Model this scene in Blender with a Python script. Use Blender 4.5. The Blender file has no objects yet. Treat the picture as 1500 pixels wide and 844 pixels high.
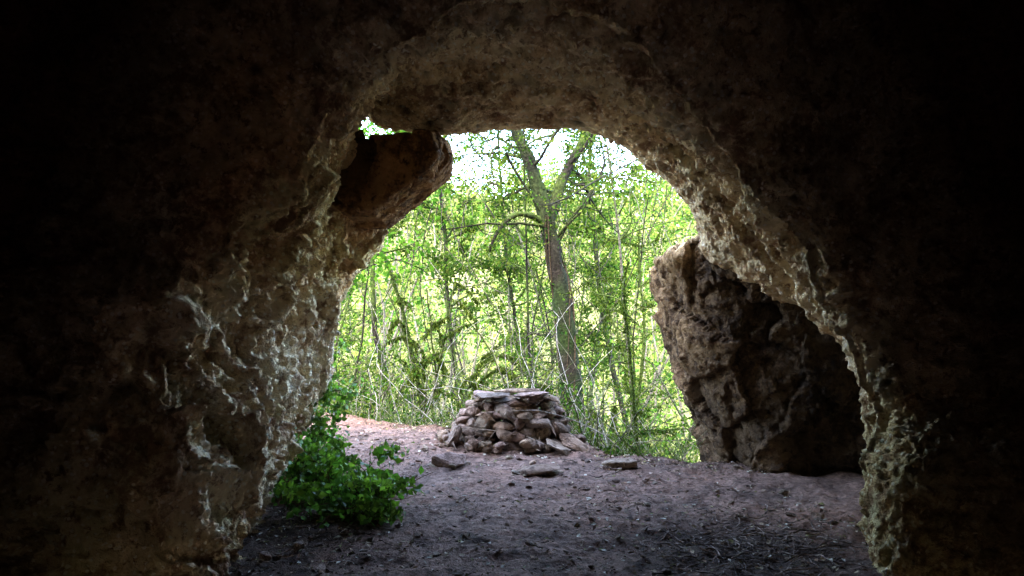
import bpy, bmesh, math, random
import numpy as np
from mathutils import Vector, Euler
random.seed(7); rng=np.random.default_rng(7)
scene=bpy.context.scene
scene.view_settings.view_transform='Standard'; scene.view_settings.look='None'; scene.view_settings.exposure=0

# ---------------------------------------------------------------- noise
def _h(ix,iy,iz,s):
    n=(ix.astype(np.int64)*374761393+iy.astype(np.int64)*668265263+iz.astype(np.int64)*1440662683+s*974634777)&0xFFFFFFFF
    n=((n^(n>>13))*1274126177)&0xFFFFFFFF
    n=((n^(n>>16))*2246822519)&0xFFFFFFFF
    n=n^(n>>15)
    return (n&0xFFFFFF)/float(0xFFFFFF)
def vnoise(P,s=0):
    F=np.floor(P); f=P-F; I=F.astype(np.int64); u=f*f*f*(f*(f*6-15)+10)
    r=0
    for a in (0,1):
        wx=u[:,0] if a else 1-u[:,0]
        for b in (0,1):
            wy=u[:,1] if b else 1-u[:,1]
            for c in (0,1):
                wz=u[:,2] if c else 1-u[:,2]
                r=r+wx*wy*wz*_h(I[:,0]+a,I[:,1]+b,I[:,2]+c,s)
    return r*2-1
def fbm(P,o=4,s=0,g=.5):
    r=0;a=1;t=0;Q=P.copy()
    for k in range(o):
        r=r+a*vnoise(Q,s+k*17); t+=a; a*=g; Q=Q*2.03+11.7
    return r/t
def ridged(P,o=4,s=0,g=.5):
    r=0;a=1;t=0;Q=P.copy()
    for k in range(o):
        r=r+a*(1-2*np.abs(vnoise(Q,s+k*13))); t+=a; a*=g; Q=Q*2.1+5.3
    return r/t
def worley(P,s=0,cell=False):
    F=np.floor(P).astype(np.int64); d1=np.full(len(P),9.); d2=d1.copy(); cv=np.zeros(len(P)); sl=np.zeros((len(P),3)); off=np.zeros((len(P),3))
    for a in (-1,0,1):
        for b in (-1,0,1):
            for c in (-1,0,1):
                C=F+np.array([a,b,c])
                q=np.stack([_h(C[:,0],C[:,1],C[:,2],s+k) for k in (1,2,3)],1)
                D=P-C-q; d=np.sqrt((D**2).sum(1)); m=d<d1
                d2=np.where(m,d1,np.minimum(d2,d)); d1=np.where(m,d,d1)
                if cell: cv=np.where(m,q[:,0],cv); sl=np.where(m[:,None],q[:,[1,2,0]]-.5,sl); off=np.where(m[:,None],D,off)
    if cell: return d1,d2,(cv-.5)+1.3*(sl*off).sum(1)   # tilted facets
    return d1

# ---------------------------------------------------------------- materials
def newmat(name):
    m=bpy.data.materials.new(name); m.use_nodes=True; nt=m.node_tree; nt.nodes.clear()
    out=nt.nodes.new('ShaderNodeOutputMaterial'); b=nt.nodes.new('ShaderNodeBsdfPrincipled')
    nt.links.new(b.outputs[0],out.inputs[0]); return m,nt,b,out
def nd(nt,t,**k):
    n=nt.nodes.new(t)
    for a,v in k.items(): setattr(n,a,v)
    return n
def noise(nt,co,scale,detail=6,rough=.6,dist=0):
    n=nd(nt,'ShaderNodeTexNoise'); n.inputs['Scale'].default_value=scale; n.inputs['Detail'].default_value=detail
    n.inputs['Roughness'].default_value=rough; n.inputs['Distortion'].default_value=dist; nt.links.new(co,n.inputs['Vector']); return n.outputs[0]
def ramp(nt,fac,stops):
    r=nd(nt,'ShaderNodeValToRGB'); e=r.color_ramp.elements
    while len(e)<len(stops): e.new(.5)
    for i,(p,c) in enumerate(stops):
        e[i].position=p; e[i].color=(c,c,c,1) if isinstance(c,(int,float)) else (*c,1)
    nt.links.new(fac,r.inputs[0]); return r.outputs[0]
def mix(nt,fac,a,b,mode='MIX'):
    m=nd(nt,'ShaderNodeMix',data_type='RGBA',blend_type=mode)
    for idx,v in ((0,fac),(6,a),(7,b)):
        if hasattr(v,'is_linked'): nt.links.new(v,m.inputs[idx])
        elif idx==0: m.inputs[0].default_value=v
        else: m.inputs[idx].default_value=(*v,1)
    return m.outputs[2]
def bump(nt,h,b,strength,dist):
    n=nd(nt,'ShaderNodeBump'); n.inputs['Strength'].default_value=strength; n.inputs['Distance'].default_value=dist
    nt.links.new(h,n.inputs['Height']); nt.links.new(n.outputs[0],b.inputs['Normal'])

def rock_material(name,light,mid,dark,speck=.5,bs=1.0,spc=(.86,.77,.62)):
    m,nt,b,out=newmat(name); co=nd(nt,'ShaderNodeTexCoord').outputs['Object']
    n1=noise(nt,co,2.2,4,.65,.4); n2=noise(nt,co,12,5,.75); n3=noise(nt,co,60,3,.7)
    c=ramp(nt,n1,[(.36,dark),(.49,mid),(.62,light)])
    c=mix(nt,ramp(nt,n2,[(.49,0.0),(.60,.9)]),c,light)
    c=mix(nt,ramp(nt,n2,[(.38,.95),(.47,0.0)]),c,dark)
    v=nd(nt,'ShaderNodeTexVoronoi'); v.inputs['Scale'].default_value=22; nt.links.new(co,v.inputs['Vector'])
    vm=ramp(nt,v.outputs['Distance'],[(.22,speck),(.32,0.0)])
    vm=mix(nt,1.0,vm,ramp(nt,n1,[(.38,0.0),(.46,1.0)]),'MULTIPLY')
    c=mix(nt,vm,c,spc)
    a=nd(nt,'ShaderNodeAttribute',attribute_name='col'); c=mix(nt,1.0,c,a.outputs['Color'],'MULTIPLY')
    nt.links.new(c,b.inputs['Base Color']); b.inputs['Roughness'].default_value=.93; b.inputs['Specular IOR Level'].default_value=.15
    mm=nd(nt,'ShaderNodeMath',operation='MULTIPLY_ADD'); mm.inputs[1].default_value=.4; nt.links.new(n3,mm.inputs[0]); nt.links.new(n2,mm.inputs[2])
    bump(nt,mm.outputs[0],b,bs,.06)
    return m
M_cave=rock_material('cave_limestone',(.84,.69,.45),(.66,.47,.27),(.31,.18,.105),1.0)
M_block=rock_material('brown_limestone',(.15,.095,.05),(.078,.044,.022),(.032,.019,.011),.12,1.0,(.26,.21,.15))
M_stone=rock_material('field_stone',(.25,.195,.165),(.155,.115,.092),(.07,.05,.04),.15,.7,(.33,.29,.26))

def attr_mat(name,rough=.9,bs=0,bd=.01,scale=30,spec=.2,det=5):
    m,nt,b,out=newmat(name); a=nd(nt,'ShaderNodeAttribute',attribute_name='col')
    co=nd(nt,'ShaderNodeTexCoord').outputs['Object']; n=noise(nt,co,scale,det,.75)
    c=mix(nt,1.0,a.outputs['Color'],ramp(nt,n,[(.34,.4),(.5,1.0),(.66,1.7)]),'MULTIPLY')
    nt.links.new(c,b.inputs['Base Color']); b.inputs['Roughness'].default_value=rough; b.inputs['Specular IOR Level'].default_value=spec
    if bs: bump(nt,n,b,bs,bd)
    return m
M_bark=attr_mat('bark',.9,.8,.03,22,.1,3)
M_ground=attr_mat('ground_soil',.95,1.0,.07,24)
M_litter=attr_mat('litter',.8,0,det=2)
def leaf_mat(name,trans=.5,gloss=False):
    m,nt,b,out=newmat(name); a=nd(nt,'ShaderNodeAttribute',attribute_name='col')
    if not gloss: nt.nodes.remove(b); b=nd(nt,'ShaderNodeBsdfDiffuse'); nt.links.new(a.outputs['Color'],b.inputs[0])
    else: nt.links.new(a.outputs['Color'],b.inputs['Base Color']); b.inputs['Roughness'].default_value=.38; b.inputs['Specular IOR Level'].default_value=.3
    t=nd(nt,'ShaderNodeBsdfTranslucent'); c=mix(nt,1.0,a.outputs['Color'],(1.5,1.5,.7),'MULTIPLY'); nt.links.new(c,t.inputs[0])
    mx=nd(nt,'ShaderNodeMixShader'); mx.inputs[0].default_value=trans
    nt.links.new(b.outputs[0],mx.inputs[1]); nt.links.new(t.outputs[0],mx.inputs[2]); nt.links.new(mx.outputs[0],out.inputs[0]); return m
M_leaf=leaf_mat('leaf',.5); M_ivy=leaf_mat('ivy_leaf',.35,True)

# ---------------------------------------------------------------- mesh helpers
def mesh_obj(name,V,Q,cols=None,mats=(),midx=None,smooth=False):
    V=np.asarray(V,np.float32); Q=np.asarray(Q,np.int32); n,k=Q.shape
    me=bpy.data.meshes.new(name); me.vertices.add(len(V)); me.vertices.foreach_set('co',V.ravel())
    me.loops.add(n*k); me.loops.foreach_set('vertex_index',Q.ravel())
    me.polygons.add(n); me.polygons.foreach_set('loop_start',np.arange(0,n*k,k,dtype=np.int32)); me.polygons.foreach_set('loop_total',np.full(n,k,np.int32))
    for m in mats: me.materials.append(m)
    if midx is not None: me.polygons.foreach_set('material_index',np.asarray(midx,np.int32))
    me.polygons.foreach_set('use_smooth',np.full(n,smooth) if not isinstance(smooth,np.ndarray) else smooth)
    me.update(calc_edges=True); me.validate()
    if cols is not None:
        a=me.color_attributes.new('col','FLOAT_COLOR','POINT'); C=np.ones((len(V),4),np.float32); C[:,:3]=cols; a.data.foreach_set('color',C.ravel())
    o=bpy.data.objects.new(name,me); scene.collection.objects.link(o); return o

class Plant:
    def __init__(s): s.V=[];s.Q=[];s.C=[];s.M=[];s.n=0
    def add(s,V,Q,C,m):
        s.V.append(V); s.Q.append(Q+s.n); s.C.append(C); s.M.append(np.full(len(Q),m)); s.n+=len(V)
    def tube(s,pts,rad,col,seg=6,rough=0.,moss=None):
        pts=np.asarray(pts,float); rad=np.asarray(rad,float)*np.ones(len(pts)); n=len(pts)
        T=np.gradient(pts,axis=0); T/=np.linalg.norm(T,axis=1)[:,None]+1e-9
        up=np.array([.3,1,.1]); A=np.cross(T,up); A/=np.linalg.norm(A,axis=1)[:,None]+1e-9; B=np.cross(T,A)
        th=np.linspace(0,2*np.pi,seg,endpoint=False)
        N=A[:,None,:]*np.cos(th)[None,:,None]+B[:,None,:]*np.sin(th)[None,:,None]
        V=(pts[:,None,:]+N*rad[:,None,None]); V=V.reshape(-1,3); N=N.reshape(-1,3)
        if rough: V=V+N*(np.repeat(rad,seg)*rough*fbm(V*np.array([9,9,4.]),3,5))[:,None]
        i=np.arange(n-1)[:,None]*seg; j=np.arange(seg)[None,:]; k=(j+1)%seg
        Q=np.stack([i+j,i+k,i+seg+k,i+seg+j],-1).reshape(-1,4)
        C=np.tile(np.array(col,float),(len(V),1))
        if moss is not None:
            w=np.clip(vnoise(V*3.,9)*1.2+.35+N[:,2]*.5,0,1)[:,None]; C=C*(1-w)+np.array(moss)*w
        s.add(V,Q,C,0)
    def leaves(s,P,size,pal,droop=.3,var=.35,asp=.55):
        P=np.asarray(P,float); n=len(P)
        if n==0: return
        d=rng.normal(size=(n,3)); d[:,2]-=droop; d/=np.linalg.norm(d,axis=1)[:,None]
        r=rng.normal(size=(n,3)); r[:,2]*=.4; w=np.cross(d,r); w/=np.linalg.norm(w,axis=1)[:,None]+1e-9; nn=np.cross(d,w)
        L=(size*(1+rng.uniform(-.5,.6,n)))[:,None]
        V=np.stack([P,P+d*L*.45+w*L*asp*.5+nn*L*.1,P+d*L,P+d*L*.45-w*L*asp*.5+nn*L*.1],1).reshape(-1,3)
        Q=np.arange(n*4).reshape(n,4)
        pal=np.asarray(pal); c=pal[rng.integers(0,len(pal),n)]*(1+rng.uniform(-var,var,n))[:,None]
        s.add(V,Q,np.repeat(c,4,axis=0),1)
    def build(s,name,leafmat=None):
        M=np.concatenate(s.M); return mesh_obj(name,np.concatenate(s.V),np.concatenate(s.Q),np.concatenate(s.C),(M_bark,leafmat or M_leaf),M,smooth=(M==0))

def wander(p,d,L,n,wob=.2,grav=0.):
    p=np.array(p,float); d=np.array(d,float); d/=np.linalg.norm(d); pts=[p.copy()]
    for i in range(n):
        d=d+rng.normal(size=3)*wob; d[2]+=grav; d/=np.linalg.norm(d); p=p+d*L/n; pts.append(p.copy())
    return np.array(pts)

# ---------------------------------------------------------------- cave mouth, from image coordinates
EYE=1.5; F=1083.
def M(px,py,d): return ((px-750)/F*d, d, EYE+(450-py)/F*d)   # image pixel and estimated depth -> metres

NEAR=[(275,870,4.0),(262,780,4.1),(250,690,4.2),(238,600,4.3),(235,520,4.4),(285,430,4.5),(350,360,4.6),(405,285,4.6),(430,205,4.5),(490,135,4.4),(560,65,4.2),(640,5,4.0),(760,-30,3.9),(880,0,4.0),(955,60,4.2),(1030,160,4.4),(1110,270,4.6),(1180,360,4.7),(1235,460,4.7),(1290,570,4.6),(1300,640,4.5),(1282,740,4.4),(1285,870,4.2)]
MID=[(365,860,4.5),(372,740,4.7),(380,670,5.0),(390,600,5.2),(400,520,5.4),(420,440,5.5),(450,370,5.5),(480,300,5.5),(500,230,5.4),(515,175,5.3),(548,132,5.2),(600,94,5.1),(690,66,5.1),(790,71,5.1),(900,116,5.2),(970,166,5.4),(1040,218,5.6),(1110,300,5.7),(1168,362,5.7),(1234,460,5.7),(1290,560,5.8),(1335,650,5.9),(1345,760,5.9)]
FAR=[(410,740,6.6),(425,660,6.6),(445,610,6.6),(468,555,6.6),(485,490,6.6),(505,430,6.6),(530,380,6.6),(562,332,6.5),(550,262,6.4),(514,208,6.3),(533,156,6.2),(560,182,6.2),(650,196,6.2),(730,188,6.3),(830,188,6.4),(905,212,6.5),(965,248,6.6),(1005,290,6.7),(1027,335,6.8),(1042,382,6.9),(1160,450,7.0),(1240,560,7.1),(1260,740,7.1)]
def ring(L):
    R=np.array([M(*p) for p in L]); a=R[0].copy(); b=R[-1].copy(); a[2]=-.7; b[2]=-.7
    return np.vstack([a,R,b])
N2,N3,N4=ring(NEAR),ring(MID),ring(FAR)
def outw(R):
    o=R-np.array([.1,0,1.5]); o[:,1]=0; o[:,2]=np.clip(o[:,2]-.2,0,None); o/=np.linalg.norm(o,axis=1)[:,None]; return o
O2,O4=outw(N2),outw(N4)
def sety(R,y): R=R.copy(); R[:,1]=y; return R
dy=lambda v:np.array([0,v,0.])
N1=N2+O2*.8-dy(.12); N1b=N2+O2*2.6-dy(.5)
kk=np.clip((np.arange(len(N2))-19)/2,0,1)[:,None]   # the right-hand pier is rounder than the rest of the arch
N1=N1*(1-kk)+(N2+O2*.42-dy(.42))*kk; N1b=N1b*(1-kk)+(N2+O2*2.4-dy(.7))*kk
C1=sety(N2+O2*3.6,1.0); C2=sety(N2+O2*3.6,-4.0); C3=sety(N2*np.array([.1,1,.1])+np.array([0,0,.5]),-6.)
MF=(N3+N4)/2; MF=MF+outw(MF)*.10
E1=N4+O4*.35+dy(.35); E2=N4+O4*1.6+dy(.55); E3=N4+O4*3.0+dy(.3)
rings=[C3,C2,C1,N1b,N1,N2,N3,MF,N4,E1,E2,E3]; steps=[4,8,8,40,50,120,100,90,35,20,10]
def cr(P0,P1,P2,P3,t): return .5*((2*P1)+(-P0+P2)*t+(2*P0-5*P1+4*P2-P3)*t*t+(-P0+3*P1-3*P2+P3)*t**3)
def dens(G,steps):
    out=[];n=len(G)
    for i in range(n-1):
        a=G[max(i-1,0)];b=G[i];c=G[i+1];d=G[min(i+2,n-1)]
        for t in np.arange(steps[i])/steps[i]: out.append(cr(a,b,c,d,t))
    out.append(G[-1]); return np.array(out)
G=dens(np.array(rings),steps); G=dens(G.transpose(1,0,2),[28]*(G.shape[1]-1)).transpose(1,0,2)
nr,nc=G.shape[:2]; sidx=np.concatenate([np.full(s,i)+np.arange(s)/s for i,s in enumerate(steps)]+[[len(steps)]])
du=np.gradient(G,axis=0); dv=np.gradient(G,axis=1); Nn=np.cross(dv,du); Nn/=np.linalg.norm(Nn,axis=2)[:,:,None]+1e-9
cen=np.array([.1,0,1.5]); inw=cen-G; inw[:,:,1]=0
k=(nr*3)//5; sgn=np.sign((Nn[k]*inw[k]).sum(1).mean()); Nn*=sgn
P=G.reshape(-1,3); NN=Nn.reshape(-1,3); S=np.repeat(sidx,nc)
left=np.clip((-P[:,0]-.3)/.9,0,1)*np.clip((3.0-P[:,2])/1.2,0,1)
lip=1-.55*np.exp(-((S-8)/.5)**2)
disp=.11*fbm(P*1.3,3,1)+.04*ridged(P*3.1,3,21)
fine=.024*fbm(P*13,3,31,.65)+.015*ridged(P*27,2,3)
Pw=P+.12*np.stack([fbm(P*2.5,3,q) for q in (301,302,303)],1)
d1,d2,fc=worley(Pw*np.array([3.6,3.6,2.4]),51,True)
e1,e2,fc2=worley(Pw*np.array([9,9,7.]),57,True)
r=ridged(Pw*np.array([3.4,3.4,1.1]),4,41,.62)
pit=np.clip(.35-worley(Pw*np.array([14,14,11.]),63),0,1)
hole=np.clip(.30-worley(Pw*np.array([5.,5.,5.]),69),0,1)*(1-left)*(S>5.5)
disp+=left*(.095*r+.13*fc+.06*fc2-.03*np.clip(.08-(d2-d1),0,1)*8+.025*fbm(P*16,3,77)-.12*pit)
band=((S-5)*3.3+.35*fbm(P*1.2,3,9)); saw=band-np.floor(band)
disp+=(1-left)*(.035*ridged(P*6,4,71,.6)+.03*fc+.03*fc2-.10*pit+((S>5)&(S<7.2))*.08*(np.abs(saw*2-1)-.5))-.22*hole
disp=(disp+fine)*lip
V=P+NN*disp[:,None]
c=np.ones((len(P),3))
g=np.clip(left*(.5+fbm(P*2.5,3,90)*1.6),0,1)*np.clip((1.4-P[:,2])*.8+.3,0,1)
c=c*(1-g[:,None]*.5)+np.array([.92,1.04,.74])*g[:,None]*.5
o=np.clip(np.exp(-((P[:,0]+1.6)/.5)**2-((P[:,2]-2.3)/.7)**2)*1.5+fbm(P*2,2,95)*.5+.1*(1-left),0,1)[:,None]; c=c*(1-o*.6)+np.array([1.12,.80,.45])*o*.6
pr=np.clip((P[:,0]-1.5)/.6,0,1)*np.clip((1.2-P[:,2])/.6,0,1)*(P[:,1]<5.2)
c=c*(1-pr[:,None]*.7)+np.array([.46,.58,.28])*pr[:,None]*.7
rib=(np.clip((P[:,0]-.9)/.7,0,1)*np.clip((3.4-P[:,2])/1.,0,1))[:,None]; c=c*(1-rib*.6)+np.array([.48,.42,.33])*rib*.6
lipb=np.exp(-((S-5.9)/.35)**2)*(1-left)  # lit band along the ceiling lip, brightened in the colour
cav=np.clip(1.12+.3*lipb+left*(.55*r+.5*fc)+(.35+.35*(1-left))*fbm(P*6,3,120)-2.0*pit*(1-left)-3*hole,.2,1.35); c*=cav[:,None]  # shade of pits and holes and brightness of ridges put into the colour
shade=np.clip((4.9-S)/1.2,0,1)[:,None]; c=c*(1-shade)+np.array([.105,.058,.046])*shade  # inner walls turned from the daylight: their shade is put into the colour
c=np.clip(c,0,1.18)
i=np.arange(nr-1)[:,None]*nc; j=np.arange(nc-1)[None,:]
Q=np.stack([i+j,i+j+1,i+nc+j+1,i+nc+j],-1).reshape(-1,4)
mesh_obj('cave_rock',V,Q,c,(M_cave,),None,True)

# ---------------------------------------------------------------- solid rocks
def solid_rock(name,sections,voxel,mat,amp,seed,tint=(1,1,1)):
    bm=bmesh.new(); rg=[]
    for sec in sections: rg.append([bm.verts.new(p) for p in sec])
    for a,b in zip(rg[:-1],rg[1:]):
        n=len(a)
        for q in range(n): bm.faces.new((a[q],a[(q+1)%n],b[(q+1)%n],b[q]))
    bm.faces.new(rg[0][::-1]); bm.faces.new(rg[-1]); bmesh.ops.recalc_face_normals(bm,faces=bm.faces)
    me=bpy.data.meshes.new(name); bm.to_mesh(me); bm.free(); o=bpy.data.objects.new(name,me); scene.collection.objects.link(o)
    m=o.modifiers.new('r','REMESH'); m.mode='VOXEL'; m.voxel_size=voxel
    dg=bpy.context.evaluated_depsgraph_get(); me2=bpy.data.meshes.new_from_object(o.evaluated_get(dg)); o.modifiers.clear(); o.data=me2; me2.name=name
    n=len(me2.vertices); V=np.empty(n*3); me2.vertices.foreach_get('co',V); V=V.reshape(-1,3); N=np.empty(n*3); me2.vertices.foreach_get('normal',N); N=N.reshape(-1,3)
    W=V+.1*np.stack([fbm(V*2.5,3,q) for q in (seed+1,seed+2,seed+4)],1)
    a1,a2,f1=worley(W*np.array([2.2,2.2,1.7]),seed+3,True); b1,b2,f2=worley(W*6,seed+7,True)
    d=amp*(.8*fbm(V*1.3,3,seed)+1.5*f1+.6*f2-.5*np.clip(.07-(a2-a1),0,1)*10+.25*ridged(V*8,3,seed+5)+.2*fbm(V*25,2,seed+9))
    V=V+N*d[:,None]; me2.vertices.foreach_set('co',V.ravel())
    me2.polygons.foreach_set('use_smooth',np.ones(len(me2.polygons),bool)); me2.materials.clear(); me2.materials.append(mat)
    a=me2.color_attributes.new('col','FLOAT_COLOR','POINT'); C=np.ones((n,4)); C[:,:3]=np.array(tint)*(1+.5*fbm(V*2.5,3,seed+20)+.4*f1)[:,None]
    if name=='rock_buttress':  # lit left edge and top, shaded right part, put into the tint
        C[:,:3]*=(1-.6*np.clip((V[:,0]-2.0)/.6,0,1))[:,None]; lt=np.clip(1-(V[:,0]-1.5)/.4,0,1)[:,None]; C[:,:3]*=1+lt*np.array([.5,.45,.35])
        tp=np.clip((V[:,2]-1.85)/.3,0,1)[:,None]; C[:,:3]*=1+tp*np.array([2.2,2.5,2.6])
    a.data.foreach_set('color',C.ravel()); me2.update(); return o
def foot(z,xl,chx,fy=6.75):
    xl+=.15
    return [(xl+.05,8.3,z),(xl,7.45,z),(xl+.12,7.15,z),(xl+chx,fy+.12,z),(xl+chx+.8,fy-.15,z),(3.3,fy-.25,z),(4.4,fy-.2,z),(4.6,8.6,z)]
secs=[foot(-.5,2.05,.35),foot(.0,1.97,.35),foot(.35,1.82,.34),foot(.75,1.62,.36),foot(1.2,1.50,.38),foot(1.6,1.42,.34),foot(1.84,1.36,.3),
      [(1.60,8.1,2.05),(1.44,7.45,1.96),(1.55,7.2,1.98),(1.86,7.0,2.24),(2.4,6.85,2.6),(3.3,6.6,2.8),(4.4,6.6,2.8),(4.6,8.4,2.8)]]
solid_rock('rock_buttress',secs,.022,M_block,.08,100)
def prism(poly,cx,cz,ys,sc):
    return [[(cx+(x-cx)*s,y,cz+(z-cz)*s) for x,z in poly] for y,s in zip(ys,sc)]
pl=[(M(px,py,6.1)[0],M(px,py,6.1)[2]) for px,py in [(470,220),(510,214),(560,211),(610,210),(645,210),(656,240),(643,260),(610,284),(583,306),(560,325),(525,325),(480,290)]]
solid_rock('rock_outcrop',prism(pl,-1.15,2.6,[5.65,5.8,6.1,6.5,6.7],[.9,.98,1,1,.85]),.016,M_block,.035,200,(2.1,1.7,1.3))

# ---------------------------------------------------------------- ground
def edge(x): return np.interp(x,[-6,-2.4,-1.2,-.4,.4,.8,1.1,2.,4],[10.8,10.1,9.2,8.9,8.6,8.05,7.6,7.15,7.1])
def terr(x,y):
    e=edge(x); s=np.clip(y-e,0,None); z=-.42*np.clip(s-.1,0,9)-.05*s
    rise=np.clip(y-19,0,42); z=z+rise*.40
    return np.clip(z,-6,14)
def height(x,y):
    P=np.stack([x,y,np.zeros_like(x)],1); far=np.clip((y-12)/20,0,1)
    return terr(x,y)+.06*fbm(P*.8,3,300)*(1+far*8)+.035*fbm(P*4,3,310)+.022*fbm(P*14,3,320,.65)
xs=np.concatenate([-np.geomspace(300,5,30),np.arange(-4.9,-2.5,.06),np.arange(-2.5,2.8,.022),np.arange(2.8,4.9,.06),np.geomspace(5,300,30)])
ys=np.concatenate([[-40,-20,-8,-4,-1,1,2],np.arange(3,7,.022),np.arange(7,11,.035),np.geomspace(11.05,500,90)])
X,Y=np.meshgrid(xs,ys); x=X.ravel(); y=Y.ravel(); z=height(x,y)
Pg=np.stack([x,y,z],1); Pn=np.stack([x,y,x*0],1); f1=fbm(Pn*1.5,4,330)[:,None]; f2=fbm(Pn*7,4,340,.6)[:,None]
cg=np.array([.215,.135,.105])*(1+.5*f1+.9*f2)
redd=np.clip(f1*2.5,0,1); cg=cg*(1-redd*.5)+np.array([.19,.095,.06])*redd*.5
char=np.exp(-((x-1.45)/.9)**2-((y-4.5)/.7)**2)+1.1*np.exp(-((x+1.5)/.6)**2-((y-4.8)/1.1)**2)+.5*np.exp(-((x-1.2)/.8)**2-((y-7.)/.25)**2)+.1*np.clip((5.2-y),0,1)
char=np.clip(char*1.5+f2[:,0]*1.1-.3,0,1)[:,None]; cg=cg*(1-char*.82)+np.array([.028,.021,.017])*char*.82
cg*=(1+.45*np.clip((6.2-y)/1.8,0,1))[:,None]   # soil colour gets paler deeper under the vault
out=np.clip((y-edge(x)-.1)/.5,0,1)[:,None]; cg=cg*(1-out)+np.array([.07,.08,.03])*(1+.4*f1)*out
fl=np.clip((y-17)/8,0,1)[:,None]; cg=cg*(1-fl)+np.array([.16,.16,.06])*(1+.5*f1)*fl
nx=len(xs); ny=len(ys); i=np.arange(ny-1)[:,None]*nx; j=np.arange(nx-1)[None,:]
mesh_obj('ground',Pg,np.stack([i+j,i+j+1,i+nx+j+1,i+nx+j],-1).reshape(-1,4),np.clip(cg,.005,1),(M_ground,),None,True)
def gz(x,y): return float(height(np.array([x]),np.array([y]))[0])

# ---------------------------------------------------------------- stones
def hull(a,b,c,n=16,bev=.12):
    bm=bmesh.new()
    for _ in range(n):
        v=np.array([random.gauss(0,1) for _ in range(3)]); v/=np.abs(v**4).sum()**.25
        v*=random.uniform(.85,1.05); bm.verts.new((v[0]*a,v[1]*b,v[2]*c))
    r=bmesh.ops.convex_hull(bm,input=bm.verts)
    junk=[g for g in r.get('geom_interior',[]) if isinstance(g,bmesh.types.BMVert)]; bmesh.ops.delete(bm,geom=junk,context='VERTS')
    if bev: bmesh.ops.bevel(bm,geom=list(bm.edges),offset=c*bev,segments=1,affect='EDGES')
    bmesh.ops.triangulate(bm,faces=bm.faces); bm.verts.index_update()
    V=np.array([v.co[:] for v in bm.verts]); Fc=np.array([[v.index for v in f.verts] for f in bm.faces]); bm.free(); return V,Fc
def rotm(rx,ry,rz): return np.array(Euler((rx,ry,rz)).to_matrix())
def stones(name,items,tint=.25,mat=M_stone,bev=.12):
    Vs=[];Fs=[];Cs=[];n=0
    for (p,(a,b,c),(rx,ry,rz),*k) in items:
        V,Fc=hull(a,b,c,k[0] if k else 15,bev); V=V@rotm(rx,ry,rz).T+np.array(p)
        if a>.06: V=V+.014*np.stack([fbm(V*14,2,q) for q in (1,2,3)],1)
        Vs.append(V);Fs.append(Fc+n);n+=len(V)
        t=1+random.uniform(-tint,tint); Cs.append(np.tile(np.array([t*random.uniform(.97,1.15),t,t*random.uniform(.82,1.02)]),(len(V),1)))
    return mesh_obj(name,np.concatenate(Vs),np.concatenate(Fs),np.concatenate(Cs),(mat,))
it=[]; U=random.uniform
cx,cy=-.03,8.25
for L,(hw,zc,h) in enumerate([(.68,.05,.075),(.68,.15,.07),(.67,.25,.065),(.64,.345,.06),(.61,.43,.055),(.58,.50,.035)]):
    ang=-math.pi*1.08+U(0,.2)
    while ang<.2:
        w=U(.06,.18); rr=hw-.1
        px=cx+rr*math.cos(ang)+ (.03*L if math.cos(ang)<0 else -.005*L); py=cy+rr*.75*math.sin(ang)+U(-.05,.03)
        it.append(((px,py,zc+U(-.025,.025)),(w,U(.08,.14),h*U(.65,1.35)),(U(-.2,.2),U(-.2,.2),ang+math.pi/2+U(-.5,.5)),18))
        ang+=w*1.5/rr
    for q in range(9): it.append(((cx+U(-.3,.3),cy+U(-.22,.2),zc),(.14,.13,h),(0,0,U(0,3))))
for px,py,pz,a,b,c,ry in [(-.16,7.93,.55,.22,.17,.03,.05),(.18,7.95,.55,.22,.16,.035,-.05),(-.3,8.1,.545,.16,.14,.035,.08),(.05,8.25,.57,.28,.18,.03,-.03),(.38,8.02,.53,.15,.13,.04,.10)]:
    it.append(((px,py,pz),(a,b,c),(U(-.1,.1),ry,U(-.4,.4)),16))
for q in range(30):
    a=U(-3.4,.2); it.append(((cx+.73*math.cos(a)*U(.9,1.12),cy+.57*math.sin(a)*U(.95,1.14),U(.01,.08)),(U(.05,.11),U(.05,.09),U(.035,.065)),(U(-.5,.5),U(-.5,.5),U(0,3)),20))
it.append(((.62,7.82,.07),(.2,.13,.03),(.25,.42,-.3),18)); it.append(((.48,7.72,.05),(.15,.12,.03),(.1,.5,-.1),18)); it.append(((-.6,7.88,.13),(.07,.13,.12),(.1,.4,.3),18)); it.append(((.50,7.95,.2),(.12,.12,.08),(.1,.4,.3),18))
stones('stone_fire_ring',it,.3,M_stone,.2)
for nm,(px,py,w,b,c) in (('flat_stone',(656,682,.18,.13,.07)),('flat_stone',(786,694,.22,.14,.045)),('flat_stone',(908,682,.18,.12,.06))):
    d=EYE*F/(py-450); x=(px-750)/F*d
    stones(nm,[((x,d,gz(x,d)+c*.8),(w,b,c),(.12,U(-.15,.15),U(-.3,.3)),14),((x+w*.7,d+.04,gz(x,d)+.01),(w*.5,b*.6,c*.6),(.1,.1,1),12),((x-w*.8,d-.05,gz(x,d)+.01),(w*.3,b*.5,c*.6),(.1,.1,1),12)])
pb=[]
for q in range(1400):
    y=U(3.6,8.6); x=U(-2,2.4) if q%3 else random.gauss(-1.4,.35); s=random.choice([.006,.008,.01,.012,.015,.02,.03])
    pb.append(((x,y,gz(x,y)+s*.2),(s*1.3,s,s*.7),(0,0,U(0,3)),8))
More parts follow.
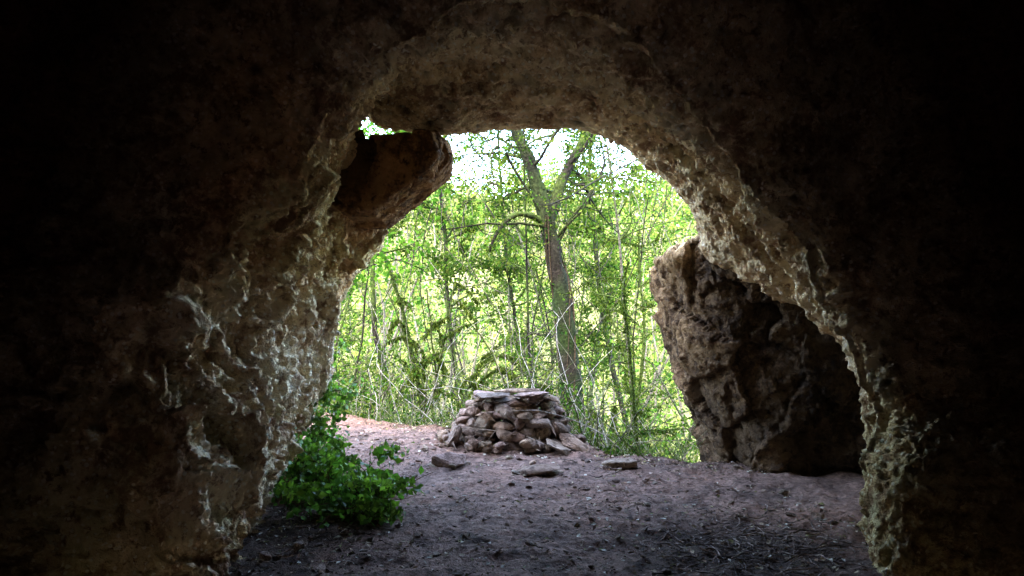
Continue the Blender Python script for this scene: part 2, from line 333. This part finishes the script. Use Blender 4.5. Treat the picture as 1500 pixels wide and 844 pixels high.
for x,y in [(-.03,7.35),(.75,7.25),(.2,7.1),(-.55,6.9),(-1.3,4.5),(-1.45,4.35),(2.15,5.2),(-.9,7.6),(1.0,7.2),(-.75,7.9),(.9,7.7),(-1.1,4.2),(2.2,6.0)]: pb.append(((x,y,gz(x,y)+.02),(.05,.04,.03),(0,0,U(0,3)),12))
stones('pebbles',pb,.45)

# litter and twigs
n=22000
X=rng.uniform(-2.2,2.4,n); Y=rng.uniform(3.4,9.5,n); keep=(rng.random(n)<.18)|((X<-.9)&(Y<6.3)&(rng.random(n)<.6))|((X>.5)&(Y<5.6)&(rng.random(n)<.4))|((Y>edge(X)-.4)&(rng.random(n)<.8))|((Y<4.8)&(rng.random(n)<.3))
X=X[keep];Y=Y[keep]; Z=height(X,Y)+.008
d=rng.normal(size=(len(X),3)); d[:,2]*=.2; d/=np.linalg.norm(d,axis=1)[:,None]; w=np.stack([-d[:,1],d[:,0],rng.normal(size=len(X))*.3],1)
L=(.010+.045*rng.random(len(X))**2)[:,None]; Pl=np.stack([X,Y,Z],1)
Vv=np.stack([Pl,Pl+d*L*.5+w*L*.28+[0,0,.006],Pl+d*L,Pl+d*L*.5-w*L*.28+[0,0,.003]],1).reshape(-1,3)
pal=np.array([[.22,.13,.075],[.30,.23,.15],[.10,.06,.04],[.42,.38,.30],[.15,.135,.05],[.07,.045,.03],[.05,.03,.02]]); C=np.repeat(pal[rng.integers(0,7,len(X))],4,axis=0)
mesh_obj('leaf_litter',Vv,np.arange(len(Vv)).reshape(-1,4),C,(M_litter,))
tw=Plant()
for q in range(340):
    if q<220: x,y=random.gauss(1.5,.4),random.gauss(4.6,.3)
    elif q<270: x,y=random.gauss(-1.3,.3),random.gauss(5.0,.6)
    else: x,y=U(-1.5,2),U(4.5,8.0)
    Lq=U(.06,.28) if q<220 else U(.05,.2)
    a=U(0,6.28); p=wander((x,y,gz(x,y)+.012),(math.cos(a),math.sin(a),.02),Lq,5,.18); p[:,2]=height(p[:,0],p[:,1])+U(.006,.03)
    c0=U(.5,2.0); tw.tube(p,np.linspace(.005,.002,6)*U(.6,1.4),(.16*c0,.12*c0,.10*c0),5)
tw.leaves(np.zeros((1,3))+[0,5,-.2],.01,[[.1,.1,.1]]); tw.build('fallen_twigs')

# ---------------------------------------------------------------- vegetation
K=.60
GREEN=np.array([[.036,.082,.013],[.062,.120,.017],[.098,.150,.023],[.022,.05,.011],[.15,.18,.037]])*K
IVY=np.array([[.04,.10,.018],[.06,.15,.025],[.085,.19,.035],[.03,.07,.018]])*K
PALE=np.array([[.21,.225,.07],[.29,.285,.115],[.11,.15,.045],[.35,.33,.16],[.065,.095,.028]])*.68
def ball(c,r,n):
    v=rng.normal(size=(n,3)); v/=np.linalg.norm(v,axis=1)[:,None]; return np.array(c)+v*(rng.random(n)**.5)[:,None]*np.array(r)
def along(pts,n,sp):
    n=int(n); i=rng.integers(0,len(pts)-1,n); t=rng.random(n)[:,None]; return pts[i]*(1-t)+pts[i+1]*t+rng.normal(size=(n,3))*sp
def clumps(pts,n,sp,k=10,cs=.045):
    m=max(1,int(n/k)); c=along(pts,m,sp); return np.repeat(c,k,axis=0)+rng.normal(size=(m*k,3))*cs
BARK=(.013,.0105,.008); MOSS=(.034,.05,.009); MOSSY=[(.036,.053,.009),(.07,.092,.016),(.02,.032,.007)]; DKM=[(.016,.026,.005),(.034,.05,.009),(.010,.016,.004)]
T=Plant()
def smooth_path(p,k=6): return dens(np.array(p,float),[k]*(len(p)-1))
tr=smooth_path([(1.02,11.1,-1.6),(.97,11.05,-.5),(.87,11,.4),(.77,11,1.5),(.64,11,2.2),(.52,11,2.85)]); T.tube(tr,np.linspace(.175,.115,len(tr)),BARK,14,.45,(.014,.024,.006))
lf=smooth_path([(.53,11,2.7),(.42,11,3.15),(.26,11,3.65),(.05,10.95,4.15),(-.2,10.9,5.2),(-.6,10.7,7.)]); T.tube(lf,np.linspace(.115,.06,len(lf)),BARK,12,.4,(.018,.028,.006))
rt=smooth_path([(.52,11,2.7),(.66,11.1,3.12),(.86,11.2,3.63),(1.14,11.3,4.14),(1.5,11.4,5.2),(1.9,11.5,6.5)]); T.tube(rt,np.linspace(.095,.045,len(rt)),BARK,12,.4,MOSS)
sb=smooth_path([(.5,11,2.75),(.2,10.8,2.86),(-.05,10.7,2.78),(-.25,10.6,2.5),(-.32,10.6,2.3)]); T.tube(sb,np.linspace(.05,.018,len(sb)),BARK,8,.4,MOSS); T.leaves(along(sb,400,.03),.03,MOSSY,1.2)
for q in range(6):
    t=np.linspace(0,1,60); base=np.stack([np.interp(t*(len(tr)-1),np.arange(len(tr)),tr[:,k]) for k in range(3)],1)
    a=q*1.05+t*U(3,7); R=.17-.05*t+.008
    T.tube(base+np.stack([np.cos(a)*R,np.sin(a)*R,0*t],1),.011*U(.6,1.4),(.034,.024,.014),5)
for src,n0 in ((lf,20),(rt,20),(tr[24:],4)):
    for q in range(n0):
        s=src[rng.integers(len(src)//5,len(src))]; dr=(rng.normal(),rng.normal()*.8+.2,U(-.2,.7)); b=wander(s,dr,U(1.,2.8),10,.22,-.02)
        T.tube(b,np.linspace(.026,.007,len(b)),BARK,5,0,MOSS)
        for k in range(7):
            bb=wander(b[rng.integers(2,len(b))],rng.normal(size=3),U(.3,.9),5,.25,-.05); T.tube(bb,np.linspace(.008,.003,6),BARK,4); T.leaves(clumps(bb,58,.1,9),.05,GREEN*U(.6,1.5))
T.leaves(clumps(tr[14:],80,.12,8),.045,IVY*.7); T.leaves(clumps(lf[:12],90,.12,8),.045,IVY); T.leaves(clumps(rt[:14],100,.12,8),.045,IVY)
T.leaves(along(tr[4:],1100,.09),.028,DKM,1); T.leaves(along(lf[:16],600,.07),.03,DKM,1); T.leaves(along(rt[:16],500,.06),.03,MOSSY,1)
T.build('oak_tree')
def sapling(x,y,h,lean,leafn,leafsize,pal,moss,r0,lo=2):
    S=Plant(); z=gz(x,y)-.1; st=wander((x,y,z),(lean,U(-.1,.1),1),h,12,.07,0.01); S.tube(st,np.linspace(r0,r0*.4,len(st)),BARK if U(0,1)<.75 else (.08,.07,.055),6,.3,moss)
    for k in range(int(h*4)):
        s=st[rng.integers(lo,len(st))]; b=wander(s,(rng.normal(),rng.normal()*.7,U(0,1)),U(.4,1.3),7,.22,-.03); S.tube(b,np.linspace(r0*.4,.003,len(b)),BARK if moss is None else moss,4)
        for q in range(3):
            bb=wander(b[rng.integers(2,8)],rng.normal(size=3)*[1,1,.6],U(.15,.5),4,.3,-.03); S.tube(bb,.0035,(.035,.028,.02),3); S.leaves(clumps(bb,leafn,.05,7),leafsize,pal*U(.6,1.5))
    return S.build('sapling')
random.seed(11)
for q in range(31):
    y=U(9.8,16); x=U(-.34,.34)*y
    if abs(x-.7)<.8 and y<11.3: continue
    sapling(x,y,U(3,6.5),U(-.25,.25),U(9,18),.046,GREEN,MOSS if U(0,1)<.6 else None,U(.016,.045))
for x,y,h in ((-1.9,12.5,7.5),(2.5,13.5,8),(.2,15.5,8.5),(-.6,13.5,7.5),(1.6,15,8)): sapling(x,y,h,U(-.08,.08),56,.065,GREEN,MOSS,.06,6)
for x,y,l,h in ((1.35,10.4,.35,4.2),(1.6,10.1,.22,3.6),(-1.2,10.8,-.1,5),(1.6,9.2,-.2,3)):
    S=Plant(); st=wander((x,y,gz(x,y)-.1),(l,0,1),h,14,.06); S.tube(st,np.linspace(.032,.012,len(st)),MOSS,7,.5); S.leaves(along(st,1000,.03),.03,MOSSY,1.5)
    for q in range(10):
        b=wander(st[rng.integers(3,14)],(rng.normal(),rng.normal(),.5),U(.3,.9),7,.2,-.08); S.tube(b,.008,MOSS,5); S.leaves(along(b,130,.022),.032,MOSSY,2)
    S.build('mossy_sapling')
for bx,by,nb in ((-1.0,10.2,8),(.15,10.0,3)):
    S=Plant()
    for q in range(nb):
        b=wander((bx+U(-.1,.1),by,gz(bx,by)-.1),(rng.normal()*.4,rng.normal()*.3,1.5),U(1.7,2.6),10,.10,-.06); S.tube(b,np.linspace(.02,.008,11),(.034,.042,.01),5)
        for k in range(5):
            bb=wander(b[rng.integers(4,11)],(rng.normal(),rng.normal()*.5,-.1),U(.3,.6),7,.12,-.2); S.tube(bb,.006,(.034,.042,.01),4); S.leaves(along(bb,110,.014),.045,MOSSY,2.5)
    S.build('mossy_shrub')
for q in range(24):
    y=U(9.4,15); x=U(-.36,.36)*y; y=max(y,edge(x)+.4); h=U(.8,2.4); S=Plant(); z=gz(x,y)
    pal=(GREEN*1.2 if q%3 else IVY)*U(.8,1.3)
    for k in range(9):
        b=wander((x+U(-.1,.1),y,z-.1),(rng.normal()*.6,rng.normal()*.6,1),h,8,.16,-.03); S.tube(b,np.linspace(.012,.003,9),(.08,.065,.048),4)
        S.leaves(clumps(b[3:],110,.12,8),.045,pal)
    S.build('shrub')
S=Plant(); HZ=np.array([(.055,.15,.015),(.095,.20,.022),(.035,.10,.014)])*.75
st=wander((-2.75,9.3,-.3),(.04,0,1),4.8,12,.05); S.tube(st,np.linspace(.04,.02,13),BARK,7,.3,MOSS)
for q in range(11):
    b=wander(st[5+q%8],(1,U(-.2,.2),U(-.1,.4)),U(1.2,2.3),9,.13,-.02); S.tube(b,np.linspace(.018,.005,10),BARK,5)
    S.leaves(clumps(b[1:],170,.15,6,.07),.07,HZ)
S.leaves(clumps(np.array([(-2.3,9.3,3.6),(-1.2,9.4,4.)]),420,.22,6,.07),.07,HZ)
S.build('hazel_tree')
S=Plant()
for q in range(640):
    x=U(-3.6,2.6); y=edge(x)+U(-.05,3.)
    if x>1.45 and y<9.3: continue
    z=gz(x,y)-.05; b=wander((x,y,z),(rng.normal()*.6-(.3 if x>1 else 0),rng.normal()*.5+.2,1.1),U(.4,2.4),8,.15,-.08)
    if ((b[:,0]>1.45)&(b[:,1]<8.8)).any(): continue
    c0=random.choice([(.22,.195,.16),(.10,.092,.063),(.068,.085,.03),(.25,.23,.20),(.034,.026,.019)]); S.tube(b,np.linspace(.0065,.002,9),c0,4)
    if q%2: S.leaves(along(b,14,.05),.045,GREEN if q%4 else PALE*.7)
for q in range(700):   # grass blades along the lip of the terrace
    x=U(-3.,1.8); y=edge(x)+abs(random.gauss(0,.35))+.05
    b=wander((x,y,gz(x,y)-.02),(rng.normal()*.4,rng.normal()*.3,1),U(.2,.6),5,.12,-.12); S.tube(b,np.linspace(.004,.001,6),random.choice([(.08,.12,.026),(.12,.145,.04),(.18,.17,.10),(.04,.078,.017)]),3)
n=9000; X=rng.uniform(-4,2.2,n); Y=edge(X)+rng.gamma(1.4,.7,n)+.03; kp=~((X>1.4)&(Y<8.9)); X=X[kp];Y=Y[kp]; Z=height(X,Y)+rng.random(len(X))**1.5*.4*np.clip(vnoise(np.stack([X*2,Y*2,X*0],1),5)+.7,0,2); S.leaves(np.stack([X,Y,Z],1),.045,np.vstack([GREEN,IVY]),-.3)
S.build('undergrowth')
S=Plant()
for q in range(80):
    y=U(11.4,15) if q%2 else U(10,15); x=U(-.3,.3)*y; b=wander((x,y,U(3,6)),(rng.normal()*.3,rng.normal()*.3,-1),U(2,5),14,.13,0); S.tube(b,.0055*U(.6,1.6),random.choice([(.13,.115,.085),(.034,.029,.02)]),4); S.leaves(along(b,24,.06),.05,GREEN)
S.build('hanging_vines')
S=Plant()
for q in range(620):
    y=U(15.5,62); x=U(-.5,.5)*y; z=gz(x,y); r=U(.5,1.9)*(1+y/80); hh=z+U(.3,2.5)
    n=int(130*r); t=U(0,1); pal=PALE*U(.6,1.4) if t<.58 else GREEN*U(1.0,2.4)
    S.leaves(ball((x,y,hh),(r,r,r*.8),n),.09+y*.003,pal,.2)
    if q%2: S.tube(wander((x,y,z-.3),(U(-.2,.2),0,1),U(2,6),6,.08),np.linspace(.07,.02,7),(.08,.068,.05),5)
S.build('distant_trees')

# ---------------------------------------------------------------- ivy at the foot of the left wall
S=Plant()
def mound(c,r,n,base,k=14):
    for q in range(26):
        b=wander(base,(rng.normal(),rng.normal(),U(.3,1.4)),U(.25,.6),7,.25,-.05); S.tube(b,np.linspace(.006,.002,8),(.10,.075,.04),4)
        S.leaves(along(b,int(n/45),.05),.045,IVY*2.5,0,.35,.8)
    for q in range(k): S.leaves(ball(np.array(c)+rng.normal(size=3)*np.array(r)*.6,np.array(r)*.4,int(n/16)),.045,IVY*U(1.7,3.7)*np.array([1.25,1,.9]),0,.35,.8)
mound((-1.22,5.4,.15),(.40,.3,.14),1500,(-1.3,5.45,.03))
mound((-.95,5.3,.06),(.22,.2,.06),500,(-1.05,5.35,.03),8)
mound((-1.58,5.9,.28),(.24,.25,.22),1200,(-1.65,6.0,.03))
mound((-1.72,6.7,.62),(.17,.25,.25),900,(-1.8,6.7,.2))
mound((-1.75,6.9,1.0),(.12,.2,.25),400,(-1.8,6.9,.7),8)
S.build('ivy_plant',M_ivy)

# ---------------------------------------------------------------- light, sky, camera
el,az=math.radians(55),math.radians(205)
sd=Vector((math.sin(az)*math.cos(el),math.cos(az)*math.cos(el),math.sin(el)))
w=bpy.data.worlds.new('World'); scene.world=w; w.use_nodes=True; nt=w.node_tree; bg=nt.nodes['Background']
sky=nt.nodes.new('ShaderNodeTexSky'); sky.sky_type='NISHITA'; sky.sun_disc=False; sky.sun_elevation=el; sky.sun_rotation=az
sky.dust_density=2.2
nt.links.new(sky.outputs[0],bg.inputs[0]); bg.inputs[1].default_value=5.2
L=bpy.data.lights.new('sun','SUN'); L.energy=5; L.angle=math.radians(.5); L.color=(1,.95,.85); lo=bpy.data.objects.new('sun',L); scene.collection.objects.link(lo)
lo.rotation_euler=sd.to_track_quat('Z','Y').to_euler(); lo.location=(0,0,30)
cam=bpy.data.cameras.new('camera'); cam.lens=26; cam.sensor_width=36; cam.shift_y=.0187; cam.clip_end=2000; cam.clip_start=.05
co=bpy.data.objects.new('camera',cam); co.location=(0,0,EYE); co.rotation_euler=(math.pi/2,0,0); scene.collection.objects.link(co); scene.camera=co
